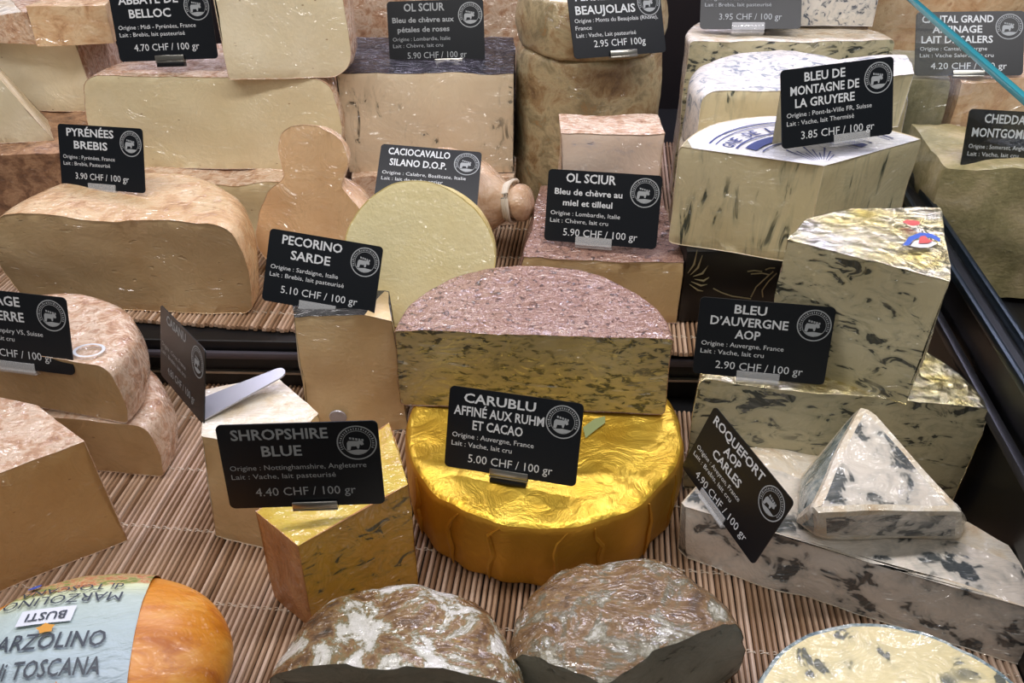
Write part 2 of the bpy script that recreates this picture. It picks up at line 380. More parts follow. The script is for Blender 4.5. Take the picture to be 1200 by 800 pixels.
# ------------------------------------------------------------------ the display case
UZ = .045                                                   # top of the mat on the upper step
bm = bmesh.new(); box(bm, (0, .42, -.035), (1.5, 1.36, .06)); struct('floor', bm, 'deckblack')
ra = -.0305
bm = bmesh.new(); box(bm, (0.05, .757, .0175), (1.5, .5, .045), ra, .001); st = struct('trim_1', bm, 'deckblack')
st['label'] = 'black raised step'
bm = bmesh.new(); box(bm, (0.05, .5035, .030), (1.5, .004, .006), ra, .0015); link('rail', bm, flat('rail_with_highlight', '55525c', .3, .3), st)  # rail of the black riser, its highlight painted as lighter grey
bm = bmesh.new(); box(bm, (0.05, .504, .014), (1.5, .003, .002), ra); link('groove_highlight', bm, 'steel', st)  # bright strip painting the highlight line along the riser groove
bm = bmesh.new(); box(bm, (0, 1.1, .28), (1.6, .02, .7)); struct('wall_back', bm, 'darkwall')
def mat_obj(name, label, x0, x1, y0, y1, z, ya, orig):
    r = root(name, (*orig, z), label, 'mat', 'bamboo mats', (0, 0, -ya))
    rnd = random.Random(4); bm = bmesh.new(); pit = .00345
    i0, i1 = int(x0 / pit), int(x1 / pit)
    for i in range(i0, i1):
        xc = (i + .5) * pit; w = pit * rnd.uniform(.37, .43); hh = .0026 * rnd.uniform(.85, 1.0)
        a0, a1 = y0 + rnd.uniform(-.001, .001), y1
        prof = [(-w, -.0032), (-w, -.0008 - hh * .35), (-w * .55, -hh * .12), (0, 0), (w * .55, -hh * .12), (w, -.0008 - hh * .35), (w, -.0032)]
        segs = 10; rings = []; ph = rnd.uniform(0, 6); am = rnd.uniform(0, .00035)
        for s in range(segs + 1):
            y = a0 + (a1 - a0) * s / segs; dx = am * math.sin(ph + s * .9)
            rings.append([bm.verts.new((xc + dx + px, y, pz - .0004 * (i % 2))) for px, pz in prof])
        for A, B in zip(rings, rings[1:]):
            for q in range(6): bm.faces.new((A[q], A[q + 1], B[q + 1], B[q]))
        bm.faces.new(rings[0]); bm.faces.new(rings[-1][::-1])
    link('slats', bm, 'bamboo', r)
    bm = bmesh.new(); y = y0 + .02
    while y < y1:
        for s in (0, .0012):
            pts = [((i + (0 if s else .5)) * pit, y + s, (-.0001 if (i % 2) else -.0016)) for i in range(i0, i1)]
            tube(bm, pts, .00022, 4)
        y += .052
    link('threads', bm, 'string', r)
    return r
YAW = math.radians(6)
mat_obj('bamboo_mat', 'bamboo slat mat on the lower deck under the gold foil wheel', -.50, .27, -.12, .205, 0, YAW, (0.0, .29))
mat_obj('bamboo_mat', 'bamboo slat mat on the raised step behind the black riser', -.55, .30, .005, .40, UZ, YAW, (-.005, .502))

# glass divider on the right
gx, gy = .285, .42; gd = Vector((.1045, .9945, 0)); gn = Vector((.9945, -.1045, 0)); gang = -math.atan2(.1045, .9945)
def along(s, off=0, z=0): q = Vector((gx, gy, z)) + gd * s + gn * off; return q
bm = bmesh.new(); box(bm, along(.10, .004, .049), (.010, .84, .138), gang, .001); wr_ = struct('wall_right', bm, 'blackplastic')
bm = bmesh.new(); box(bm, along(.10, -.0045, .1185), (.004, .84, .006), gang, .0012); box(bm, along(.10, .0085, .120), (.004, .84, .008), gang, .0012); link('rail', bm, flat('black_metal_blue_sheen', '1c2833', .3, .5), wr_)  # black rail, bluish highlight put into its colour
bm = bmesh.new(); box(bm, along(.10, -.006, .085), (.006, .84, .007), gang, .0015); link('ledge', bm, flat('dark_grey_metal', '3a3a40', .35, .5), wr_)
bm = bmesh.new(); box(bm, along(.10, .003, .176), (.0036, .84, .110), gang); g_ = struct('window_1', bm, 'glass')
bm = bmesh.new(); box(bm, along(.10, .003, .2328), (.0044, .842, .0040), gang, .0006); link('edge', bm, 'glassedge', g_)

# ------------------------------------------------------------------ lettering and price tags
def text_into(bm, s, cx, cy, hgt, width=None, align='C', xf=None, midx=0, bold=0.0, z=.0):
    cu = bpy.data.curves.new('t', 'FONT'); cu.body = s; cu.size = 1; cu.resolution_u = 2; cu.offset = bold
    ob = bpy.data.objects.new('t', cu); COL.objects.link(ob)
    dg = bpy.context.evaluated_depsgraph_get(); ev = ob.evaluated_get(dg); me = ev.to_mesh()
    co = [v.co.copy() for v in me.vertices]; fs = [tuple(p.vertices) for p in me.polygons]
    ev.to_mesh_clear(); bpy.data.objects.remove(ob); bpy.data.curves.remove(cu)
    if not co: return
    x0, x1 = min(c.x for c in co), max(c.x for c in co)
    sy = hgt / .73; sxx = sy if width is None else width / (x1 - x0)
    wd = (x1 - x0) * sxx; ox = cx - wd / 2 if align == 'C' else cx
    vs = []
    for c in co:
        q = Vector((ox + (c.x - x0) * sxx, cy - hgt / 2 + c.y * sy, z)); vs.append(bm.verts.new(xf(q) if xf else q))
    for f in fs:
        try: bm.faces.new([vs[i] for i in f]).material_index = midx
        except ValueError: pass
def ring(bm, cx, cy, r0, r1, z, n=40, a0=0, a1=2 * math.pi):
    full = abs(a1 - a0 - 2 * math.pi) < 1e-6
    A = [[bm.verts.new((cx + r * math.cos(a0 + (a1 - a0) * i / n), cy + r * math.sin(a0 + (a1 - a0) * i / n), z)) for r in (r0, r1)] for i in range(n + (0 if full else 1))]
    for i in range(n):
        if i + 1 >= len(A) and not full: break
        a, b = A[i], A[(i + 1) % len(A)]; bm.faces.new((a[0], a[1], b[1], b[0]))
def fill(bm, pts, z=0):
    f = bm.faces.new([bm.verts.new((x, y, z)) for x, y in pts]); f.normal_update()
    if f.normal.z < 0: f.normal_flip()
    if len(pts) > 4: bmesh.ops.triangulate(bm, faces=[f])
W_, H_ = .086, .054
def price_tag(label, s, rvec, pos, lines, dim=False, clip='acrylic', clipx=.5, W=W_, H=H_, strip=False, base=True):
    """card in its own frame: x along the bottom edge, y up the card, z towards the reader"""
    pos = Vector((0, 0, CAMZ)) + s * (Vector(pos) - Vector((0, 0, CAMZ)))
    rv = Vector(rvec); R = Matrix.Rotation(rv.length, 3, rv.normalized()) @ Matrix.Rotation(math.radians(90), 3, 'X')
    r = root('price_tag', pos, label, 'price tag', 'black price tags')
    r.matrix_world = Matrix.Translation(pos) @ R.to_4x4() @ Matrix.Diagonal((s, s, s, 1))
    bm = bmesh.new(); rad = .0032; pts = []
    for cxx, cyy, a0 in ((W / 2 - rad, rad, -90), (W / 2 - rad, H - rad, 0), (-W / 2 + rad, H - rad, 90), (-W / 2 + rad, rad, 180)):
        for i in range(7): a = math.radians(a0 + 15 * i); pts.append((cxx + rad * math.cos(a), cyy + rad * math.sin(a)))
    top = [bm.verts.new((x, y, .0)) for x, y in pts]; bot = [bm.verts.new((x, y, -.0008)) for x, y in pts]
    bm.faces.new(top); bm.faces.new(bot[::-1])
    for i in range(len(pts)): j = (i + 1) % len(pts); bm.faces.new((top[i], bot[i], bot[j], top[j]))
    link('card', bm, 'black_card', r, False)
    bm = bmesh.new()
    for (t, kind, x, y, hh, wd) in lines:
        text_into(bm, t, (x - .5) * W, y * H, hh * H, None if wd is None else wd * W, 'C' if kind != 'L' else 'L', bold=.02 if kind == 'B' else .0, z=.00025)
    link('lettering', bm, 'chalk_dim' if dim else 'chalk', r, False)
    bm = bmesh.new(); ex, ey, er = .36 * W, .755 * H, .0108
    ring(bm, ex, ey, er * .93, er, .0003); ring(bm, ex, ey, er * .68, er * .71, .0003, 32)
    for i in range(26):
        a = math.radians(205 - i * 9.0); ca, sa = math.cos(a), math.sin(a); k0 = er * .76; k1 = er * (.86 if i % 3 else .89); wv = er * (.035 if i % 2 else .022)
        fill(bm, [(ex + k0 * ca - wv * sa, ey + k0 * sa + wv * ca), (ex + k0 * ca + wv * sa, ey + k0 * sa - wv * ca), (ex + k1 * ca + wv * sa, ey + k1 * sa - wv * ca), (ex + k1 * ca - wv * sa, ey + k1 * sa + wv * ca)], .0003)
    S = lambda L: [(ex + er * x, ey + er * y) for x, y in L]
    fill(bm, S([(-.52, -.42), (-.5, .0), (-.42, .12), (.05, .10), (.16, .16), (.30, .06), (.34, -.10), (.22, -.16), (.14, -.08), (.08, -.34), (.0, -.34), (-.04, -.20), (-.30, -.20), (-.36, -.42)]), .0003)
    fill(bm, S([(-.50, -.46), (.0, -.40), (.52, -.44), (.36, -.60), (.0, -.68), (-.34, -.62)]), .0003)
    for i in range(5): q = -.36 + i * .15; fill(bm, S([(q, .34 - .03 * i), (q + .1, .32 - .03 * i), (q + .1, .20 - .03 * i), (q, .22 - .03 * i)]), .0003)
    link('emblem', bm, 'chalk_dim', r, False)
    if clip:
        bm = bmesh.new(); cx = (clipx - .5) * W; lw = .028
        if clip == 'steel':
            box(bm, (cx, .0018, .0016), (lw * .9, .0046, .0014), 0, .0006); box(bm, (cx, .0018, -.0018), (lw * .9, .005, .0010), 0, .0003)
            box(bm, (cx, -.0012, 0), (lw * .9, .0012, .0044), 0, .0003)
            link('clip', bm, 'steel', r)
            if base:
                bm = bmesh.new(); box(bm, (cx, -.0035, -.0004), (lw * .85, .0035, .0055), 0, .0005); link('clip_base', bm, 'blackplastic', r)
        else:
            box(bm, (cx, .0022, .0013), (lw, .0060, .0010), 0, .0003); box(bm, (cx, .0022, -.0016), (lw, .006, .0010), 0, .0003)
            box(bm, (cx, -.0012, -.0002), (lw, .0010, .0040), 0, .0003)
            box(bm, (cx, -.0030, -.0030), (lw, .0010, .0070), 0, .0003)
            link('clip', bm, 'acrylic', r)
    return r
def T(title, orig, price, sub=(), tw=None, ptxt_w=.62, bottom=.10):
    L = []; n = len(title); y = .90 if n == 1 else .885
    hs = .125 if n < 3 else .115
    for i, (t, wd) in enumerate(title):
        L.append((t, 'B', .385, y, hs, wd)); y -= .195 if n < 3 else .16
    for t, wd in sub: L.append((t, 'B', .37, y, .085, wd)); y -= .15
    y = min(y, .50 if not sub else .42)
    if sub: bottom = .045
    if n == 3: y = .42; bottom = .05
    if len(orig) == 3: y = .54
    for t, wd in orig: L.append((t, 'L', .045, y, .062, wd)); y -= .105
    L.append((price, 'C', .50, bottom + .10, .105, ptxt_w))
    return L

def hull_cheese(name, label, cat, pts, pick, mats, names, bev=.005, amp=.002, freq=26, grid=.008):
    """a wedge from its corner points; pick(face normal) gives the material index"""
    bm = bmesh.new(); c = sum((Vector(p) for p in pts), Vector()) / len(pts); c.z = min(p[2] for p in pts)
    for p in pts: bm.verts.new(Vector(p) - c)
    bmesh.ops.convex_hull(bm, input=bm.verts); bmesh.ops.dissolve_limit(bm, angle_limit=.05, verts=bm.verts[:], edges=bm.edges[:])
    bmesh.ops.recalc_face_normals(bm, faces=bm.faces); bm.normal_update()
    for f in bm.faces: f.material_index = pick(f.normal)
    finish(bm, bev, amp, freq, SEED[0] + 1, grid)
    r = root(name, c, label, cat); split(bm, r, list(mats) + ['tan'] * 4, names, amp); return r

# ================================================================== LOWER DECK, large things first
# gold foil wheel, with pleated side
GX, GY, GR, GH = .0195, .409, .087, .050
def pleat(bm, R, h):
    for v in bm.verts:
        r = math.hypot(v.co.x, v.co.y); a = math.atan2(v.co.y, v.co.x)
        if r > R * .80:
            f = (r / R - .80) / .20
            sd = noise.noise(Vector((math.cos(a) * 2.2, math.sin(a) * 2.2, 3))) * .0035 + .0010 * math.sin(a * 17 + 2.5 * math.sin(a * 3)) * (1 - v.co.z / h * .6)
            k = 1 + sd * f / max(r, .01); v.co.x *= k; v.co.y *= k
            v.co.z += f * noise.noise(Vector((math.cos(a) * 3, math.sin(a) * 3, 9))) * .0022 * (v.co.z / h)
        if v.co.z > h * .9:
            v.co.z += .0009 * noise.noise(v.co * 70) + .0006 * noise.noise(v.co * 170)
    for v in bm.verts: v.co.z = max(v.co.z, 0)
bm = lathe(wheel_profile(GR, GH, .0055, .004, .0012), 200)
for f in bm.faces:
    c = f.calc_center_median(); f.material_index = 0 if (c.z > GH - .002) else 1
pleat(bm, GR, GH)
r = root('gold_wrapped_cheese', (GX, GY, 0), 'whole round cheese wheel wrapped in crinkled gold foil on the lower mat', 'cheese')
top = bm.copy(); bmesh.ops.delete(top, geom=[f for f in top.faces if f.material_index == 1], context='FACES')
for f in top.faces: f.material_index = 0
sd = bm.copy(); bmesh.ops.delete(sd, geom=[f for f in sd.faces if f.material_index == 0], context='FACES')
for f in sd.faces: f.material_index = 0
bm.free()
link('foil_side', sd, 'gold_side', r, True, 60); link('foil_top', top, 'gold', r, True, 60)
rnd = random.Random(7)                    # folded seams running down the foil side
for dg in (-148, -128, -112, -86, -70, -47, -30):
    a = math.radians(dg); pts = []; bm = bmesh.new()
    for i in range(7):
        f = i / 6; a2 = a + .05 * f * rnd.uniform(-1, 1.6); rr = GR + .0012 + .0012 * math.sin(3.14 * f)
        sdv = noise.noise(Vector((math.cos(a2) * 2.2, math.sin(a2) * 2.2, 3))) * .0035
        pts.append(((rr + sdv - .001) * math.cos(a2), (rr + sdv - .001) * math.sin(a2), .002 + (GH - .006) * f))
    tube(bm, pts, [.0004, .0013, .0018, .0018, .0016, .0012, .0004], 5); link('foil_pleat', bm, 'gold_side', r)
bm = bmesh.new(); pts = [P(686, 515, GH), P(683, 502, GH), P(697, 492, GH), P(709, 489, GH), P(709, 497, GH), P(697, 506, GH)]
fill(bm, [(x - GX, y - GY) for x, y in pts], GH + .0012); link('printed_patch', bm, flat('sage_print', '8f9a6a', .4), r, False)

# half wheel resting on it
a, b = P(466, 389, .109), P(785, 400, .109)
CX, CY = (a[0] + b[0]) / 2, .4215; d = Vector((b[0] - a[0], b[1] - a[1])).normalized()
cheese('half_cheese_wheel', 'blue-veined half wheel with reddish brown crust on top of the gold foil wheel', 'cheese', GH + .0022, .0575,
       [(CX - d.x * .1, CY - d.y * .1, 1), (CX + d.x * .1, CY + d.y * .1, None), (CX, CY + .2, None)], (CX, CY, .0838), ('r_red', 'carublu'), rt=.0022, rb=.003, bev=.0009, rough=.0003, n=150, grid=.006)

# yellow wedge in front left
cheese('cheese_wedge', 'yellow blue-veined wedge with orange rind strip under the dim price tag in front', 'cheese', 0, .125,
       [(-.110, .294, 1), (-.054, .324, 1), (-.070, .372, 1), (-.1355, .317, 0, .02)], None, ('r_orange', 'shrop', 'r_yellow', 'r_yellow'), bev=.002, amp=.002,
       planes=[((-.018, -.034, .067), (-.17, -.12, 1), 3)], names={3: 'top_rind'})
# cream wedge behind it
cheese('cheese_wedge', 'cream wedge with film-covered whitish top standing left of the yellow blue-veined wedge', 'cheese', 0, .079,
       [(-.183, .363, 1, .06), (-.126, .346, 1), (-.114, .386, 0), (-.146, .418, 0), (-.194, .404, 0, .10)], None, ('r_white', 'cream', 'r_white'), bev=.0018, amp=.002, rt=.004)
# tall wedge with black rind
cheese('cheese_wedge', 'tall pale wedge with black top rind standing between cream disc and gold wheel', 'cheese', 0, .094,
       [(-.157, .478, 2), (-.141, .461, 1, .05), (-.074, .462, 1, .10), (-.085, .496, None), (-.15, .499, None)], (-.115, .462, .040), ('r_black', 'cream', 'r_cream'), bev=.0016, amp=.002, rt=.003, rb=.006, ay=.85,
       planes=[((0, 0, .094), (0.42, -.10, 1), 3)], names={3: 'top_rind'}) if False else None
tw, _ = cheese('cheese_wedge', 'tall pale wedge with black top rind standing left of the half wheel on gold', 'cheese', 0, .096,
       [(-.150, .481, 2, .03), (-.143, .459, 1, .03), (-.074, .462, 1, .04), (-.079, .494, 3), (-.146, .496, 2)], None, ('r_black', 'cream', 'r_cream', 'r_cream'), bev=.003, amp=.0022, rt=.003, rb=.010,
       planes=[((.034, 0, .094), (.34, -.10, 1), 1)], names={3: 'rear_rind'})
pk = Py(396, 489, .457); bm = bmesh.new(); bmesh.ops.create_cone(bm, cap_ends=True, segments=28, radius1=.0062, radius2=.0058, depth=.001, matrix=Matrix.Translation((pk.x - tw.location.x, pk.y - tw.location.y, pk.z)) @ Matrix.Rotation(math.radians(90), 4, 'X'))
link('sticker', bm, 'silverstrip', tw)
# left stack
c0 = (-.315, .435)
cheese('half_cheese_wheel', 'tan half wheel lying on the lower mat, bottom of the left stack', 'cheese', 0, .044,
       [(-.42, .438, 1), (-.233, .4145, None), (-.25, .6, None), (-.42, .6, None)], (-.300, .428, .070), ('r_pink', 'tan'), rt=.010, rb=.004, bulge=.002)
hw, _ = cheese('half_cheese_wheel', 'tan half wheel with pinkish rind lying on another, top of the left stack', 'cheese', .0455, .044,
       [(-.42, .461, 1), (-.245, .416, None), (-.25, .6, None), (-.42, .6, None)], (-.312, .436, .071), ('r_pink', 'tan'), rt=.010, rb=.004, bulge=.002)
qx, qy = P(105, 412, .0905); bm = bmesh.new(); ring(bm, 0, 0, .0078, .0098, 0, 36); bmesh.ops.transform(bm, matrix=Matrix.Translation((qx - hw.location.x, qy - hw.location.y, .0462)) @ Matrix.Diagonal((1.0, .75, 1, 1)), verts=bm.verts)
link('printed_ring', bm, 'chalk', hw, False)
# big tan block front left
A = P(148, 632, 0); B = P(-40, 708, 0)
cheese('cheese_block', 'large smooth tan cheese block with film-wrapped top at the left edge of the lower mat', 'cheese', 0, .081,
       [(B[0], B[1], 1), (A[0], A[1], 0, .03), (A[0] - .045, A[1] + .035, 0, .05), (-.40, .43, 0)], None, ('r_pink', 'amber'), bev=.0018, amp=.0018, freq=22, rt=.003)

# big white blue-veined slab, right
zz = .041
q = [P(802, 655, 0), P(1196, 780, 0)]
cheese('cheese_slab', 'large white blue-veined slab lying flat on the lower deck under a triangular wedge', 'cheese', 0, zz,
       [(q[0][0], q[0][1], 1, .10), (q[1][0], q[1][1], 0), (.272, .325, 0, .1), (.205, .398, 0), (.135, .398, 2), (.100, .352, 2)], None, ('r_white', 'roq', 'r_blueskin', 'roq'), bev=.003, amp=.003, freq=24,
       planes=[((0, 0, zz - .0005), (-.02, -.03, 1), 1)])
# triangular wedge on it
zq = zz + .0015
hull_cheese('cheese_wedge', 'triangular white blue-veined wedge in shiny film lying on the large white slab', 'cheese',
            [Pz(1010, 475, .0935), Pz(1024, 485, .092), Pz(956, 600, .073), Pz(950, 592, .073), Pz(1130, 598, .070), (*P(932, 612, zq), zq), (*P(936, 555, zq + .004), zq), (*P(1004, 530, zq), zq), (*P(1134, 612, zq), zq), (*P(960, 632, zq), zq), (*P(1128, 632, zq), zq)],
            lambda n: 3 if n.z > .5 else (2 if n.x < -.35 else (1 if n.y < .2 else 0)), ('r_white', 'roq', 'r_blueskin', 'roq'), {0: 'rind', 1: 'paste', 2: 'side_rind', 3: 'cut_face'}, bev=.004, amp=.0022)

# half wheel with printed foil and the tall wedge standing on it
a, b = (.1110, .405), (.274, .376)
d = Vector((b[0] - a[0], b[1] - a[1])).normalized(); cx, cy = (a[0] + b[0]) / 2, (a[1] + b[1]) / 2
cheese('half_cheese_wheel', 'half wheel of blue-veined cheese lying under the tall wedge with the logo', 'cheese', 0, .0885,
       [(cx - d.x * .1, cy - d.y * .1, 1), (cx + d.x * .1, cy + d.y * .1, None), (cx, cy + .2, None)], (cx, cy, .0815), ('goldprint', 'auv'), rt=.004, rb=.003, amp=.0016, n=140)
tl, tr_, br_, bl_ = P(925, 278, .173), P(1113, 325, .173), P(1101, 243, .173), P(1003, 243, .173)
rt_, parts = cheese('cheese_wedge', 'tall wedge of blue-veined cheese with shiny printed foil top and blue logo', 'cheese', .0893, .0835,
       [(tl[0], tl[1], 1, -.03), (tr_[0], tr_[1], 0, .0), (br_[0], br_[1], 0), (bl_[0], bl_[1], 0), ((tl[0] + bl_[0]) / 2 - .008, (tl[1] + bl_[1]) / 2 + .004, 0)], None, ('goldprint', 'auv'), bev=.0022, amp=.0022, freq=25, rt=.003)
ctr = rt_.location; bm = bmesh.new(); zt = .0842
loc = lambda u, v: Vector(P(u, v, .1735)) - Vector((ctr.x, ctr.y))
L1 = [loc(*t) for t in ((1057, 291), (1064, 281), (1077, 276), (1091, 277), (1101, 283))]; L2 = [loc(*t) for t in ((1100, 287), (1090, 282), (1078, 281), (1069, 285), (1064, 291))]
fill(bm, [tuple(x) for x in L1 + L2], zt + .0019); link('logo_arc', bm, 'logoblue', rt_, False)
bm = bmesh.new(); fill(bm, [tuple(loc(*t)) for t in ((1066, 291), (1070, 286), (1079, 283), (1090, 285), (1097, 288), (1090, 292), (1078, 293))], zt + .0016); link('logo_field', bm, 'logowhite', rt_, False)
bm = bmesh.new(); fill(bm, [tuple(loc(*t)) for t in ((1075, 289), (1077, 281), (1083, 280), (1086, 284), (1092, 286), (1086, 289))], zt + .0022)
fill(bm, [tuple(loc(*t)) for t in ((1056, 264), (1062, 261), (1076, 263), (1077, 267), (1067, 269))], zt + .0022); link('logo_mark', bm, 'logored', rt_, False)

# crusted half wheels at the front
cheese('half_cheese_wheel', 'rust and white mould crusted half wheel in front of the yellow wedge', 'cheese', 0, .047,
       [(-.115, .2425, 1, -.05), (.012, .2305, None), (.0, .4, None), (-.1, .4, None)], (-.0535, .2325, .0610), ('r_dome', 'shaded_cut'), rt=.016, rb=.006, dome=.010, bulge=.002, amp=.004, freq=30, rough=.0005)
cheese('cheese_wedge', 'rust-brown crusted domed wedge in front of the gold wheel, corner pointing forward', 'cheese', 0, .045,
       [(-.003, .252, 1), (.0415, .2275, 1), (.1165, .2665, None), (.10, .4, None), (.02, .4, None)], (.0575, .2535, .0595), ('r_dome2', 'shaded_cut'), rt=.015, rb=.006, dome=.011, bulge=.002, amp=.004, freq=30, rough=.0005)
# round cut wheel bottom right
cheese('cut_round_cheese', 'round creamy wheel cut across with blue-grey spots at the front right edge of the mat', 'cheese', 0, .064, None, (.166, .186, .0675), ('r_blueskin', 'fourme'), rt=.004, rb=.008, bulge=.002, bev=.0016, amp=.0016, rough=.0004,
       planes=[((0, 0, .060), (0, 0, 1), 1)])

# oval orange cheese with paper wrapper
ox, oy, oa, ob_, oh = -.209, .244, .072, .054, .031
def oval(th, ph, off=0.0):
    c = math.cos(ph); s = math.sin(ph); f = lambda t, e: math.copysign(abs(t) ** e, t)
    return Vector(((oa + off) * f(c, .85) * math.cos(th), (ob_ + off) * f(c, .85) * math.sin(th), oh + (oh + off) * f(s, .9)))
def oval_z(x, y, off):
    q = math.sqrt((x / (oa + off)) ** 2 + (y / (ob_ + off)) ** 2)
    if q >= .995: q = .995
    c = q ** (1 / .85); s = math.sqrt(1 - c * c); return oh + (oh + off) * s ** .9
r = root('oval_cheese', (ox, oy, 0), 'oval orange cheese in a torn pale blue paper wrapper at the bottom left corner', 'cheese', None, (0, 0, math.radians(12)))
def oval_bm(off, keep=None, wr=0):
    bm = bmesh.new(); NTH, NPH = 120, 60; g = []
    for i in range(NTH):
        row = []
        for j in range(NPH + 1):
            p = oval(2 * math.pi * i / NTH, -math.pi / 2 + math.pi * j / NPH, off)
            if wr:
                nrm = Vector((p.x / oa ** 2, p.y / ob_ ** 2, (p.z - oh) / oh ** 2)).normalized()
                p += nrm * wr * (noise.noise(Vector((p.x * 40, p.y * 75, p.z * 60))) + .5 * noise.noise(p * 130))
            else: p += .0012 * noise.noise_vector(p * 28)
            p.z = max(p.z, 0.0); row.append(bm.verts.new(p))
        g.append(row)
    for i in range(NTH):
        for j in range(NPH):
            bm.faces.new((g[i][j], g[(i + 1) % NTH][j], g[(i + 1) % NTH][j + 1], g[i][j + 1]))
    bmesh.ops.remove_doubles(bm, verts=bm.verts, dist=1e-5)
    return bm
link('shell', oval_bm(0), 'orange', r)
bm = oval_bm(.0010, wr=.0007)
def loc_o(u, v, z=.045):
    p = Vector((*P(u, v, z), 0)) - Vector((ox, oy, 0)); return Matrix.Rotation(-math.radians(12), 3, 'Z') @ p
e0, e1 = loc_o(190, 682, .038), loc_o(149, 795, .058)
def cutp(bm, a, b):                                             # torn paper edges
    dd = (b - a); nn = Vector((dd.y, -dd.x, 0)); nn = nn if nn.x > 0 else -nn
    bmesh.ops.bisect_plane(bm, geom=bm.verts[:] + bm.edges[:] + bm.faces[:], plane_co=a, plane_no=nn, clear_outer=True)
cutp(bm, e0, e1)
f0, f1 = loc_o(-40, 750, .054), loc_o(62, 694, .043)
dd = f1 - f0; nn = Vector((-dd.y, dd.x, 0)); nn = nn if nn.y > 0 else -nn
bmesh.ops.bisect_plane(bm, geom=bm.verts[:] + bm.edges[:] + bm.faces[:], plane_co=f0, plane_no=nn, clear_outer=True)
bmesh.ops.delete(bm, geom=[f for f in bm.faces if f.calc_center_median().z < .012], context='FACES')
wrap = link('paper_wrapper', bm, 'paper', r)
wrap['label'] = 'torn pale blue paper wrapper with dark lettering'
def on_oval(u0, v0, u1, v1, zg):
    """baseline frame from two photo pixels, laid onto the curved wrapper"""
    a, b = loc_o(u0, v0, zg), loc_o(u1, v1, zg); x = (b - a); L = x.length; x.normalize(); y = Vector((-x.y, x.x, 0))
    def f(p):
        q = a + x * p.x + y * p.y; return Vector((q.x, q.y, oval_z(q.x, q.y, .0010) + .0012))
    return f, L
bm = bmesh.new()
f, L = on_oval(-22, 776, 125, 766, .057); text_into(bm, 'MARZOLINO', L / 2, .0045, .0088, L, xf=f, bold=.01)
f, L = on_oval(-8, 806, 118, 795, .058); text_into(bm, 'di TOSCANA', L / 2, .0045, .0088, L, xf=f, bold=.01)
f, L = on_oval(152, 708, 14, 718, .05); text_into(bm, 'MARZOLINO', L / 2, .0038, .0064, L, xf=f)
f, L = on_oval(155, 697, 36, 706, .047); text_into(bm, 'di TOSCANA', L / 2, .0045, .0052, L, xf=f)
f, L = on_oval(94, 729, 36, 734, .053); text_into(bm, 'BUSTI', L / 2, .0035, .0050, L * .8, xf=lambda p, f=f: f(p) + Vector((0, 0, .0006)), bold=.01)
link('lettering', bm, 'inktext', wrap, False)
bm = bmesh.new(); f, L = on_oval(97, 727, 33, 733, .053); vs = []
for (x0, y0) in [(0, -.001), (L * .33, -.001), (L * .66, -.001), (L, -.001), (L, .0085), (L * .66, .0085), (L * .33, .0085), (0, .0085)]: vs.append(f(Vector((x0, y0, 0))) + Vector((0, 0, .0002)))
V_ = [bm.verts.new(v) for v in vs]
for q in range(3): bm.faces.new((V_[q], V_[q + 1], V_[6 - q], V_[7 - q]))
link('name_panel', bm, 'logowhite', wrap, False)
bm = bmesh.new(); f, L = on_oval(52, 751, 70, 751, .055); ctrp = [f(Vector((L * .5 + .0045 * math.cos(t) * (1 if i % 2 else .7), .0032 * math.sin(t) * (1 if i % 2 else .7), .0))) + Vector((0, 0, .0008)) for i, t in enumerate([2 * math.pi * i / 10 for i in range(10)])]
bm.faces.new([bm.verts.new(c) for c in ctrp]); link('printed_crest', bm, flat('orange_ink', 'd99a3a', .5), wrap, False)
bm = bmesh.new(); f, L = on_oval(42, 703, 54, 702, .045); bm.faces.new([bm.verts.new(f(Vector((L * .5 + .0034 * math.cos(t), .0026 * math.sin(t), 0)))) for t in [2 * math.pi * i / 16 for i in range(16)]]); bmesh.ops.translate(bm, verts=bm.verts, vec=(0, 0, .0006)); link('printed_seal', bm, 'logoblue', wrap, False)

# ================================================================== UPPER STEP
z = UZ + .0005
ca, cb = (-.374, .553), (-.196, .541)
cheese('half_cheese_wheel', 'broad tan half wheel with slits and golden rind on the raised step at left', 'cheese', z, .079,
       [(-.45, .560, 1, -.06), (-.1, .536, None), (-.1, .8, None), (-.45, .8, None)], (-.285, .5475, .0905), ('r_tan', 'tan_eyes'), rt=.018, rb=.010, bulge=.004, amp=.0032, freq=20)

# pear-shaped cheese, cut through
def smooth_prof(pts, n=36):
    out = []
    for i in range(len(pts) - 1):
        p0, p1, p2, p3 = pts[max(i - 1, 0)], pts[i], pts[i + 1], pts[min(i + 2, len(pts) - 1)]
        for k_ in range(n // len(pts) + 2):
            t = k_ / (n // len(pts) + 2)
            g = [.5 * ((2 * p1[j]) + (-p0[j] + p2[j]) * t + (2 * p0[j] - 5 * p1[j] + 4 * p2[j] - p3[j]) * t * t + (-p0[j] + 3 * p1[j] - 3 * p2[j] + p3[j]) * t ** 3) for j in (0, 1)]
            out.append((max(g[0], 0), g[1]))
    out.append(pts[-1]); out[0] = (0, out[0][1]); return out
pear = smooth_prof([(0, 0), (.030, .002), (.054, .022), (.053, .048), (.042, .070), (.0275, .084), (.028, .092), (.032, .105), (.028, .118), (.014, .1265), (0, .128)], 60)
cheese('pear_cheese', 'pear-shaped tan cheese with round head, cut flat in front, wrapped in film', 'cheese', z, .13, [(-.27, .628, 1, .14), (-.03, .534, None), (-.1, .8, None), (-.2, .8, None)], (-.152, .588, .05), ('r_pear', 'pear_cut'),
       prof=pear, bev=.003, amp=.003, freq=24)
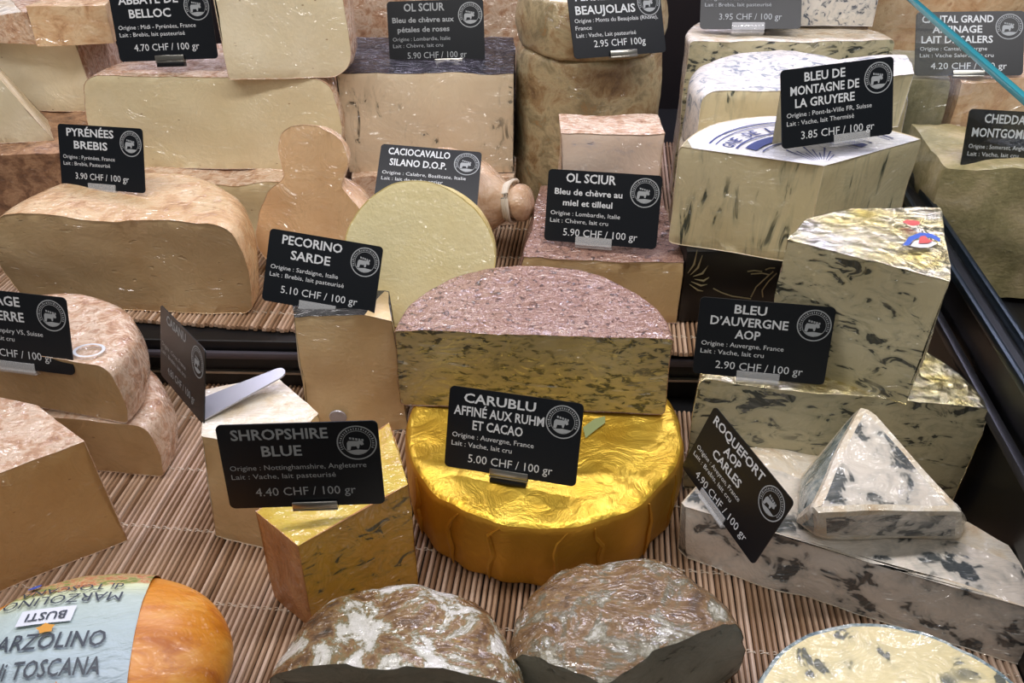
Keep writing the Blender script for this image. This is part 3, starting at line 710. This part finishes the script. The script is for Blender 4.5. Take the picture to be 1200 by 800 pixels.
# pale yellow round cut face, leaning back
tilt = math.radians(20)
pr = smooth_prof([(0, 0), (.022, .002), (.040, .014), (.0485, .030), (.0505, .046), (.0510, .056), (.0505, .066), (0, .068)], 40)
bm = lathe(pr, 120); cut(bm, (0, 0, .058), (0, 0, 1), 1); finish(bm, .0012, .0014, 25, 5, .006)
r = root('round_cheese', (-.0615, .5395, .1015), 'pale yellow round cheese with smooth cut face turned forward beside the half wheel on gold', 'cheese', None, (math.radians(90) - tilt, 0, math.radians(-4)))
for v in bm.verts: v.co.z -= .0275
split(bm, r, ['r_waxy', 'provolone'], {0: 'rind', 1: 'paste'}, 0)
# tied pear cheese lying behind it
pear2 = smooth_prof([(0, 0), (.030, .004), (.040, .026), (.034, .055), (.021, .072), (.0135, .081), (.0125, .087), (.014, .092), (.012, .099), (.005, .103), (0, .1035)], 48)
rr, _ = cheese('pear_cheese', 'pear-shaped cheese with knotted neck lying behind the pale yellow round cheese', 'cheese', UZ + .0415, .1, None, (-.080, .660, .04), ('r_pear', 'pear_cut'), prof=pear2, amp=.003, freq=30, rot=(0, math.radians(83), math.radians(-20)))
bm = bmesh.new()
for k_ in range(3):
    pts = [((.0150 + .001 * k_) * math.cos(t), (.0150 + .001 * k_) * math.sin(t), .083 + .0022 * k_ + .0008 * math.sin(3 * t)) for t in [2 * math.pi * i / 24 for i in range(25)]]
    tube(bm, pts, .0014, 6)
link('string', bm, 'string', rr)

# brown crusted slab with square piece on it
sl = [(-.004, .541, 1), (.123, .531, 0, .02), (.124, .655, 0), (.012, .665, 0, .25)]
cheese('cheese_slab', 'brown crusted cheese slab lying behind the half wheel on gold', 'cheese', z, .050, sl, None, ('r_red', 'tan'), bev=.0025, amp=.002, rt=.003)
cheese('cheese_block', 'pinkish white square piece standing upright behind a price tag on the brown crusted slab', 'cheese', UZ + .0525, .073,
       [(.037, .588, 1, .02), (.109, .586, 0), (.109, .624, 0), (.037, .626, 0)], None, ('r_pink', 'pinkcut'), bev=.004, amp=.002, rt=.003)
# black box
bm = bmesh.new(); box(bm, (0, -.026, .030), (.180, .068, .060), 0, .0012)
bx = root('display_box', (.214, .592, z), 'black cardboard box with gold ornaments under the printed blue-veined wheel', 'box'); link('carton', bm, 'blackplastic', bx)
bm = bmesh.new(); F = -.0604
def bxp(u, v): p = Py(u, v, .592 - .0604); return (p.x - .214, F, p.z - z)
for (u0, v0, u1, v1, w_) in ((806, 320, 817, 293, 3), (809, 322, 823, 299, 3), (812, 324, 830, 311, 3.4), (814, 327, 831, 325, 3.4), (810, 330, 829, 333, 3.2), (808, 333, 824, 341, 2.6)):
    mid = ((u0 + u1) / 2 + 2.0, (v0 + v1) / 2 + 3.0)
    tube(bm, [bxp(u0, v0), bxp(*mid), bxp(u1, v1)], [.0002, w_ * .00028, .0002], 5)
for L in ([(876, 318), (884, 317), (893, 318)], [(880, 321), (893, 320), (902, 322)], [(880, 348), (886, 336), (898, 325), (906, 318)], [(894, 348), (893, 340), (900, 330), (910, 320)], [(836, 338), (846, 343), (858, 347), (880, 350)], [(897, 316), (902, 314), (908, 314)]):
    tube(bm, [bxp(*q) for q in L], .0005, 5)
link('ornament', bm, 'ornament', bx)
# printed wheel on the box: a sector with its tip forward
zt = UZ + .0615
tip = P(965, 194, zt + .072); lft = P(814, 174, zt + .072); rgt = P(1090, 160, zt + .072)
cx, cy = tip; RW = (math.hypot(lft[0] - tip[0], lft[1] - tip[1]) + math.hypot(rgt[0] - tip[0], rgt[1] - tip[1])) / 2
rt_, _ = cheese('half_cheese_wheel', 'thick blue-veined cheese with blue printed rosette on its top', 'cheese', zt, .072,
       [(lft[0], lft[1], 1), (tip[0], tip[1], 1), (rgt[0], rgt[1], None), (.25, .8, None), (.15, .8, None)], (cx, cy, RW), ('r_cream', 'mont', 'r_cream', 'printtop'), rt=.003, rb=.003, bev=.0012, amp=.0014, n=140, planes=[((0, 0, .0715), (0, 0, 1), 3)])
bm = bmesh.new(); zt2 = .0727
tx, ty = 0, .003
aL = math.atan2(lft[1] - tip[1], lft[0] - tip[0]) - .08; aR = math.atan2(rgt[1] - tip[1], rgt[0] - tip[0]) + .08
ox2, oy2 = 0.0, .0                                          # centre of the print
def arcs(r0, r1):
    for i in range(90):
        a0, a1 = [math.pi * 2 * (i + k_) / 90 for k_ in (0, 1)]
        ps = [(ox2 + r_ * math.cos(t), oy2 + r_ * math.sin(t)) for r_, t in ((r0, a0), (r1, a0), (r1, a1), (r0, a1))]
        if all(inside(*q) for q in ps): fill(bm, ps, zt2)
def inside(x, y):
    px, py = x - tx, y - ty
    a = math.atan2(py, px); a = a if a > -math.pi / 2 else a + 2 * math.pi
    return aR < a < aL and math.hypot(x, y) < RW - .003
arcs(.0745, .0760); arcs(.0705, .0715); arcs(.0560, .0575); arcs(.044, .052); arcs(.0395, .0405)
word = 'MONTAGNE DE LA GRUYERE  BLEU  MONTAGNE DE LA GRUYERE  BLEU  '
for i, ch in enumerate(word):
    a = math.pi - i * (2 * math.pi / len(word)); c_, s_ = math.cos(a), math.sin(a); x0, y0 = ox2 + .0635 * c_, oy2 + .0635 * s_
    if ch == ' ' or not inside(ox2 + .068 * c_, oy2 + .068 * s_) or not inside(ox2 + .058 * c_, oy2 + .058 * s_): continue
    text_into(bm, ch, 0, 0, .0080, .0052, xf=lambda p, c_=c_, s_=s_, x0=x0, y0=y0: Vector((x0 + p.x * s_ + p.y * c_, y0 - p.x * c_ + p.y * s_, zt2)), bold=.02)
for i in range(40):
    t = math.pi * 2 * i / 40; r0, r1 = .008, .020 + .010 * ((i * 7) % 3) / 2
    ps = [(ox2 + r_ * math.cos(t + e), oy2 + r_ * math.sin(t + e)) for r_, e in ((r0, -.02), (r1, -.02), (r1, .025), (r0, .02))]
    if all(inside(*q) for q in ps): fill(bm, ps, zt2)
link('printed_rosette', bm, 'blueprint', rt_, False)
# mottled half wheel on top of it
zt3 = zt + .0735
q = [P(908, 179, zt3), P(1058, 159, zt3), P(1052, 128, zt3), P(926, 138, zt3)]
cheese('cheese_wedge', 'white mottled wedge on the printed rosette top, behind its price tag', 'cheese', zt3, .036,
       [(q[0][0] + .002, q[0][1] + .016, 1), (q[1][0] + .004, q[1][1] + .018, 0), (q[2][0], q[2][1] + .010, 0), (q[3][0], q[3][1] + .010, 1)], None, ('mont_top', 'mont'), rt=.005, bev=.003, amp=.0022)

# ---- back row, left to right
zb = UZ + .0905
cheese('cheese_block', 'brown crusted support block under the pale wedge at the left edge', 'cheese', z, .089, [(-.52, .625, 0), (-.345, .640, 0), (-.345, .80, 0), (-.52, .80, 0)], None, ('r_brown', 'tan'), amp=.003, bev=.003)
cheese('cheese_wedge', 'pale ivory wedge with slanted right edge at the left border', 'cheese', zb, .088, [(-.47, .650, 1), (-.372, .663, 2, .48), (-.40, .71, 2), (-.47, .70, 2)], None, ('r_pink', 'pale', 'r_cream'), bev=.004, amp=.002)
cheese('cheese_block', 'shaded pale block between the slanted ivory wedge and the long ivory half wheel', 'cheese', zb, .060, [(-.455, .735, 1), (-.362, .730, 2, .10), (-.36, .80, 2), (-.455, .80, 2)], None, ('r_pink', 'pale', 'r_pink'), bev=.004, amp=.002)
zc = zb + .0615
cheese('cheese_wedge', 'thin wedge with brown speckled rind under bluish film, left one of the pair on top', 'cheese', zc, .026, [(-.452, .728, 0), (-.392, .716, 0), (-.402, .79, 2), (-.455, .79, 0)], None, ('r_pink', 'pale', 'r_blueskin', 'r_white'), bev=.003, amp=.002, planes=[((0, 0, .026), (-.2, -.15, 1), 3)])
cheese('cheese_wedge', 'thin brown speckled rind piece beside the price tag, right one of the pair on top', 'cheese', zc, .030, [(-.389, .712, 0), (-.330, .722, 0), (-.335, .79, 0), (-.386, .79, 2)], None, ('r_tan', 'pale', 'r_pink'), bev=.003, amp=.002)
cheese('cheese_slab', 'low cut cheese with brown rind lying under the long ivory half wheel', 'cheese', z, .055, [(-.338, .662, 1), (-.150, .655, 0), (-.150, .80, 0), (-.338, .80, 0)], None, ('r_pink', 'belloc'), bev=.006, amp=.003)
cheese('half_cheese_wheel', 'long ivory half wheel with smooth cut face under the top left price tag', 'cheese', UZ + .0570, .0785, [(-.5, .692, 1), (0, .676, None), (0, .9, None), (-.5, .9, None)], (-.2475, .684, .1035), ('r_pink', 'belloc'), rt=.016, rb=.014, bulge=.003, amp=.0016)
zz2 = UZ + .0570 + .0795
cheese('cheese_block', 'large pale cut block with rounded corner on top of the long ivory half wheel', 'cheese', zz2, .115, [(-.225, .676, 1), (-.10, .684, None), (-.12, .78, 0), (-.225, .77, 2)], (-.206, .702, .0800), ('r_pink', 'pale', 'r_white'), rt=.02, rb=.018, bev=.003, amp=.002)
# dark topped block
cheese('cheese_slab', 'low brown rind cheese lying under the dark topped block', 'cheese', z, .045, [(-.140, .690, 0), (.003, .690, 0), (.003, .80, 0), (-.140, .80, 0)], None, ('r_pink', 'tan'), bev=.006, amp=.003)
cheese('cheese_block', 'beige streaked block with shiny dark purple crust on top and sides', 'cheese', UZ + .0465, .087, [(-.143, .700, 1), (.002, .700, 0), (.002, .80, 0), (-.143, .80, 0)], None, ('r_dark', 'rose'), rt=.004, bev=.003, amp=.002)
cheese('cheese_block', 'brown pink cheese in the dark behind the dark topped block', 'cheese', z, .225, [(-.215, .86, 0), (.010, .86, 0), (.010, .96, 0), (-.215, .96, 0)], None, ('r_pink', 'tan'), rt=.006, bev=.006, amp=.004)
# tall mottled cylinder with a shorter one on it
cheese('cheese_cylinder', 'tall mottled grey-brown cylindrical cheese behind the pinkish square piece', 'cheese', z, .147, None, (.066, .742, .0615), ('r_grey', 'tan'), rt=.006, rb=.006, bulge=.003, amp=.003, freq=22)
cheese('cheese_cylinder', 'shorter mottled cylinder with pale top stacked on the tall grey-brown cylinder', 'cheese', UZ + .1485, .044, None, (.066, .738, .0600), ('r_grey', 'cream', 'r_grey', 'r_cream'), rt=.004, rb=.006, bulge=.003, amp=.003, planes=[((0, 0, .0435), (0, 0, 1), 3)])
# right rear stack
cheese('half_cheese_wheel', 'white film wrapped cheese low in the right rear stack, beside the dark gap', 'cheese', z, .094, [(.02, .612, 1), (.5, .612, None), (.5, .9, None), (.02, .9, None)], (.2215, .640, .0885), ('r_white', 'mont'), rt=.006, rb=.006, amp=.002)
cheese('half_cheese_wheel', 'half wheel with white mottled rind behind the mottled wedge on the rosette top', 'cheese', UZ + .0955, .048, [(.02, .622, 1), (.6, .632, None), (.6, .9, None), (.02, .9, None)], (.2185, .650, .0815), ('mont_top', 'mont'), rt=.010, rb=.004, amp=.0024)
cheese('half_cheese_wheel', 'pale cut half wheel with pinkish film top at the back of the right rear stack', 'cheese', z, .146, [(.02, .745, 1), (.6, .745, None), (.6, .9, None), (.02, .9, None)], (.2395, .752, .0880), ('r_white', 'auv'), rt=.004, rb=.004, amp=.002)
cheese('cheese_block', 'white block speckled with blue mould behind the top right price tag', 'cheese', UZ + .1505, .058, [(.200, .785, 1), (.318, .778, 1), (.318, .83, 0), (.200, .83, 0)], None, ('mont_top', 'mouldblock'), bev=.004, amp=.002)
# small cutlet behind blue film
cheese('cheese_wedge', 'small dark blue wrapped piece in the gap beside the black box', 'cheese', z, .030, [(.1275, .655, 0), (.148, .655, 0), (.148, .690, 0), (.1275, .690, 0)], None, ('r_dark', 'tan'), bev=.004) if False else None

# ---- beyond the glass divider
cheese('cheese_block', 'tan green mottled block behind the glass divider under the rightmost price tag', 'cheese', z, .105, [(.310, .572, 0), (.46, .560, 0), (.46, .655, 0), (.318, .655, 0)], None, (rind('green_tan_rind', [(.35, '9c9162'), (.48, 'b8a878'), (.6, 'd2bc90'), (.75, 'e2d2b0')], 30), 'tan'), rt=.006, bev=.006, amp=.004)
cheese('cheese_wedge', 'grey green upright wedge just behind the glass divider', 'cheese', z, .138, [(.3135, .672, 0), (.343, .662, 0), (.358, .745, 0), (.326, .75, 0)], None, (rind('grey_green_rind', [(.35, '6f6a4e'), (.5, '8b8466'), (.7, 'aaa084')], 40), 'tan'), rt=.004, bev=.004, amp=.003)
cheese('cheese_wedge', 'pinkish upright wedge behind the glass divider beside the grey green wedge', 'cheese', z, .140, [(.351, .660, 0), (.43, .660, 0), (.43, .745, 0), (.367, .745, 0)], None, ('r_pear', 'tan'), rt=.012, bev=.006, amp=.003)
cheese('cheese_block', 'large tan cheese on the far right behind the glass divider', 'cheese', z, .175, [(.324, .80, 0), (.62, .80, 0), (.62, .93, 0), (.338, .93, 0)], None, ('r_tan', 'tan'), rt=.006, bev=.006, amp=.004)

# ================================================================== price tags
O = 'Origine : '; LA = 'Lait : '
price_tag('price tag reading ABBAYE DE BELLOC on the long ivory half wheel', .968, (-.273, -.05, -.101), (-.286, .717, .184),
          T([('ABBAYE DE', .60), ('BELLOC', .42)], [(O + 'Midi - Pyrénées, France', .78), (LA + 'Brebis, lait pasteurisé', .66)], '4.70 CHF / 100 gr', ptxt_w=.66), clip='steel', clipx=.52)
price_tag('price tag reading PYRÉNÉES BREBIS on the broad tan half wheel', .862, (-.375, .002, -.277), (-.356, .684, .082),
          T([('PYRÉNÉES', .56), ('BREBIS', .40)], [(O + 'Pyrénées, France', .62), (LA + 'Brebis, Pasteurisé', .56)], '3.90 CHF / 100 gr', ptxt_w=.64), clipx=.50)
price_tag('price tag reading OL SCIUR, with roses line, on the dark purple crust', .952, (-.404, -.031, -.004), (-.067, .773, .164),
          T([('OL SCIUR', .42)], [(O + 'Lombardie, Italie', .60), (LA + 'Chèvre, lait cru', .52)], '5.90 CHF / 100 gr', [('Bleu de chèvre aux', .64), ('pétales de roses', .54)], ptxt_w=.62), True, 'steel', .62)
price_tag('price tag reading PERSILLÉ DU BEAUJOLAIS on the mottled cylinders', .930, (-.468, -.046, .406), (.09, .71, .19),
          T([('PERSILLÉ DU', .62), ('BEAUJOLAIS', .64)], [(O + 'Monts du Beaujolais (Rhône),', .90), ('France', .17), (LA + 'Vache, Lait pasteurisé', .64)], '2.95 CHF 100g', ptxt_w=.56), clip='steel', clipx=.52, base=False)
price_tag('topmost price tag, its title cut off, in front of the blue-speckled white block', .99, (-.645, .007, -.115), (.207, .764, .197),
          T([('BLEU', .30)], [(O + 'Suisse', .40), (LA + 'Brebis, lait pasteurisé', .66)], '3.95 CHF / 100 gr'), True, clipx=.48)
price_tag('price tag reading BLEU DE MONTAGNE DE LA GRUYERE on the rosette-printed wheel', .897, (-.312, -.086, .197), (.235, .587, .165),
          T([('BLEU DE', .36), ('MONTAGNE DE', .61), ('LA GRUYERE', .53)], [(O + 'Pont-la-Ville FR, Suisse', .76), (LA + 'Vache, lait Thermisé', .60)], '3.85 CHF / 100 gr', ptxt_w=.66), clipx=.62)
price_tag('price tag reading CANTAL GRAND AFFINAGE behind the glass edge', .930, (-.627, -.002, -.142), (.383, .715, .172),
          T([('CANTAL GRAND', .66), ('AFFINAGE', .46), ('LAIT DE SALERS', .66)], [(O + 'Cantal, Auvergne', .62), (LA + 'Vache Salers, lait cru', .68)], '4.20 CHF / 100 gr', ptxt_w=.70), clip='steel', clipx=.5, base=False)
price_tag('price tag reading CHEDDAR MONTGOMERY at the right border behind glass', .940, (-.372, .07, .12), (.388, .617, .119),
          T([('CHEDDAR', .46), ('MONTGOMERY', .66)], [(O + 'Somerset, Angleterre', .66), (LA + 'Vache, lait cru', .50)], '4.90 CHF / 100 gr'), clip='steel', clipx=.55, base=False)
price_tag('price tag reading CACIOCAVALLO SILANO behind the pale yellow round cheese', .905, (-.968, .085, .015), (-.072, .647, .087),
          T([('CACIOCAVALLO', .61), ('SILANO D.O.P.', .56)], [(O + 'Calabre, Basilicate, Italie', .82), (LA + 'lait de vache entier', .60)], '4.10 CHF / 100 gr', ptxt_w=.68), clipx=.45)
price_tag('price tag reading OL SCIUR, with honey line, in front of the pinkish square piece', .960, (-.4, .003, -.279), (.066, .572, .089),
          T([('OL SCIUR', .44)], [(O + 'Lombardie, Italie', .62), (LA + 'Chèvre, lait cru', .52)], '5.90 CHF / 100 gr', [('Bleu de chèvre au', .60), ('miel et tilleul', .44)], ptxt_w=.66), clipx=.45)
price_tag('price tag reading PECORINO SARDE on the tall wedge with black rind', .885, (-.472, .136, -.126), (-.145, .534, .055),
          T([('PECORINO', .53), ('SARDE', .35)], [(O + 'Sardaigne, Italie', .60), (LA + 'Brebis, lait pasteurisé', .66)], '5.10 CHF / 100 gr', ptxt_w=.68), clipx=.50)
price_tag('price tag reading ALPAGE ST PIERRE on the left stack, cut by the photo edge', .92, (-.30, .02, -.20), (-.336, .465, .052),
          T([('ALPAGE', .42), ('ST PIERRE', .46)], [(O + 'Champéry VS, Suisse', .72), (LA + 'Vache, lait cru', .46)], '4.30 CHF / 100 gr', ptxt_w=.66), clipx=.50)
ct = price_tag('price tag reading CASANU seen nearly edge-on on the cream wedge', .880, (-.288, .026, -.91), (-.229, .461, .029),
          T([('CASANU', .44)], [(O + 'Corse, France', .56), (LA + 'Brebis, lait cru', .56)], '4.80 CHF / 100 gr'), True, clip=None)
price_tag('dim price tag reading SHROPSHIRE BLUE on the yellow blue-veined wedge', .912, (-.161, -.011, .037), (-.114, .338, .051),
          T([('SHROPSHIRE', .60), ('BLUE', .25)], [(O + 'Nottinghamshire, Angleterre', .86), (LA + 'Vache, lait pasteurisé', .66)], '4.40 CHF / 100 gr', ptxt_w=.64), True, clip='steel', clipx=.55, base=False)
price_tag('price tag reading CARUBLU on the gold foil wheel', .905, (-.411, .038, -.234), (-.002, .396, .018),
          T([('CARUBLU', .54), ('AFFINÉ AUX RUHM', .68), ('ET CACAO', .38)], [(O + 'Auvergne, France', .62), (LA + 'Vache, lait cru', .46)], '5.00 CHF / 100 gr', ptxt_w=.64), clip='steel', clipx=.5)
price_tag('price tag reading BLEU D’AUVERGNE AOP on the foil-topped half wheel', .880, (-.268, .004, -.192), (.165, .456, .05),
          T([('BLEU', .24), ('D’AUVERGNE', .58), ('AOP', .19)], [(O + 'Auvergne, France', .62), (LA + 'Vache, lait cru', .48)], '2.90 CHF / 100 gr', ptxt_w=.66), clipx=.50)
price_tag('tilted price tag reading ROQUEFORT AOP CARLES leaning on the white blue-veined slab', .872, (-.213, .238, -1.18), (.131, .387, -.006),
          T([('ROQUEFORT', .64), ('AOP', .20), ('CARLES', .36)], [(O + 'Aveyron, France', .58), (LA + 'Brebis, lait cru', .52)], '4.90 CHF / 100 gr', ptxt_w=.68), clipx=.45)
# long clear foot strip of the edge-on tag
bm = bmesh.new()
fa, fb = Pz(236, 480, .080), Pz(334, 434, .090)
dv = (fb - fa); L = dv.length; ang = math.atan2(dv.y, dv.x)
m = Matrix.Translation(fa) @ Matrix.Rotation(ang, 4, 'Z') @ Matrix.Rotation(-math.asin(dv.z / L), 4, 'Y')
m = ct.matrix_world.inverted() @ m
pts = [(0, -.010), (L * .5, -.0075), (L - .005, -.0050)] + [(L - .005 + .005 * math.cos(t), .005 * math.sin(t)) for t in [math.radians(a_) for a_ in range(-75, 90, 15)]] + [(L - .005, .005), (L * .5, .0075), (0, .010)]
t1_ = [bm.verts.new(m @ Vector((x, y, .0005))) for x, y in pts]; t2_ = [bm.verts.new(m @ Vector((x, y, -.0005))) for x, y in pts]
bm.faces.new(t1_); bm.faces.new(t2_[::-1])
for i in range(len(pts)): j = (i + 1) % len(pts); bm.faces.new((t1_[i], t2_[i], t2_[j], t1_[j]))
link('clip_strip', bm, 'silverstrip', ct, False)
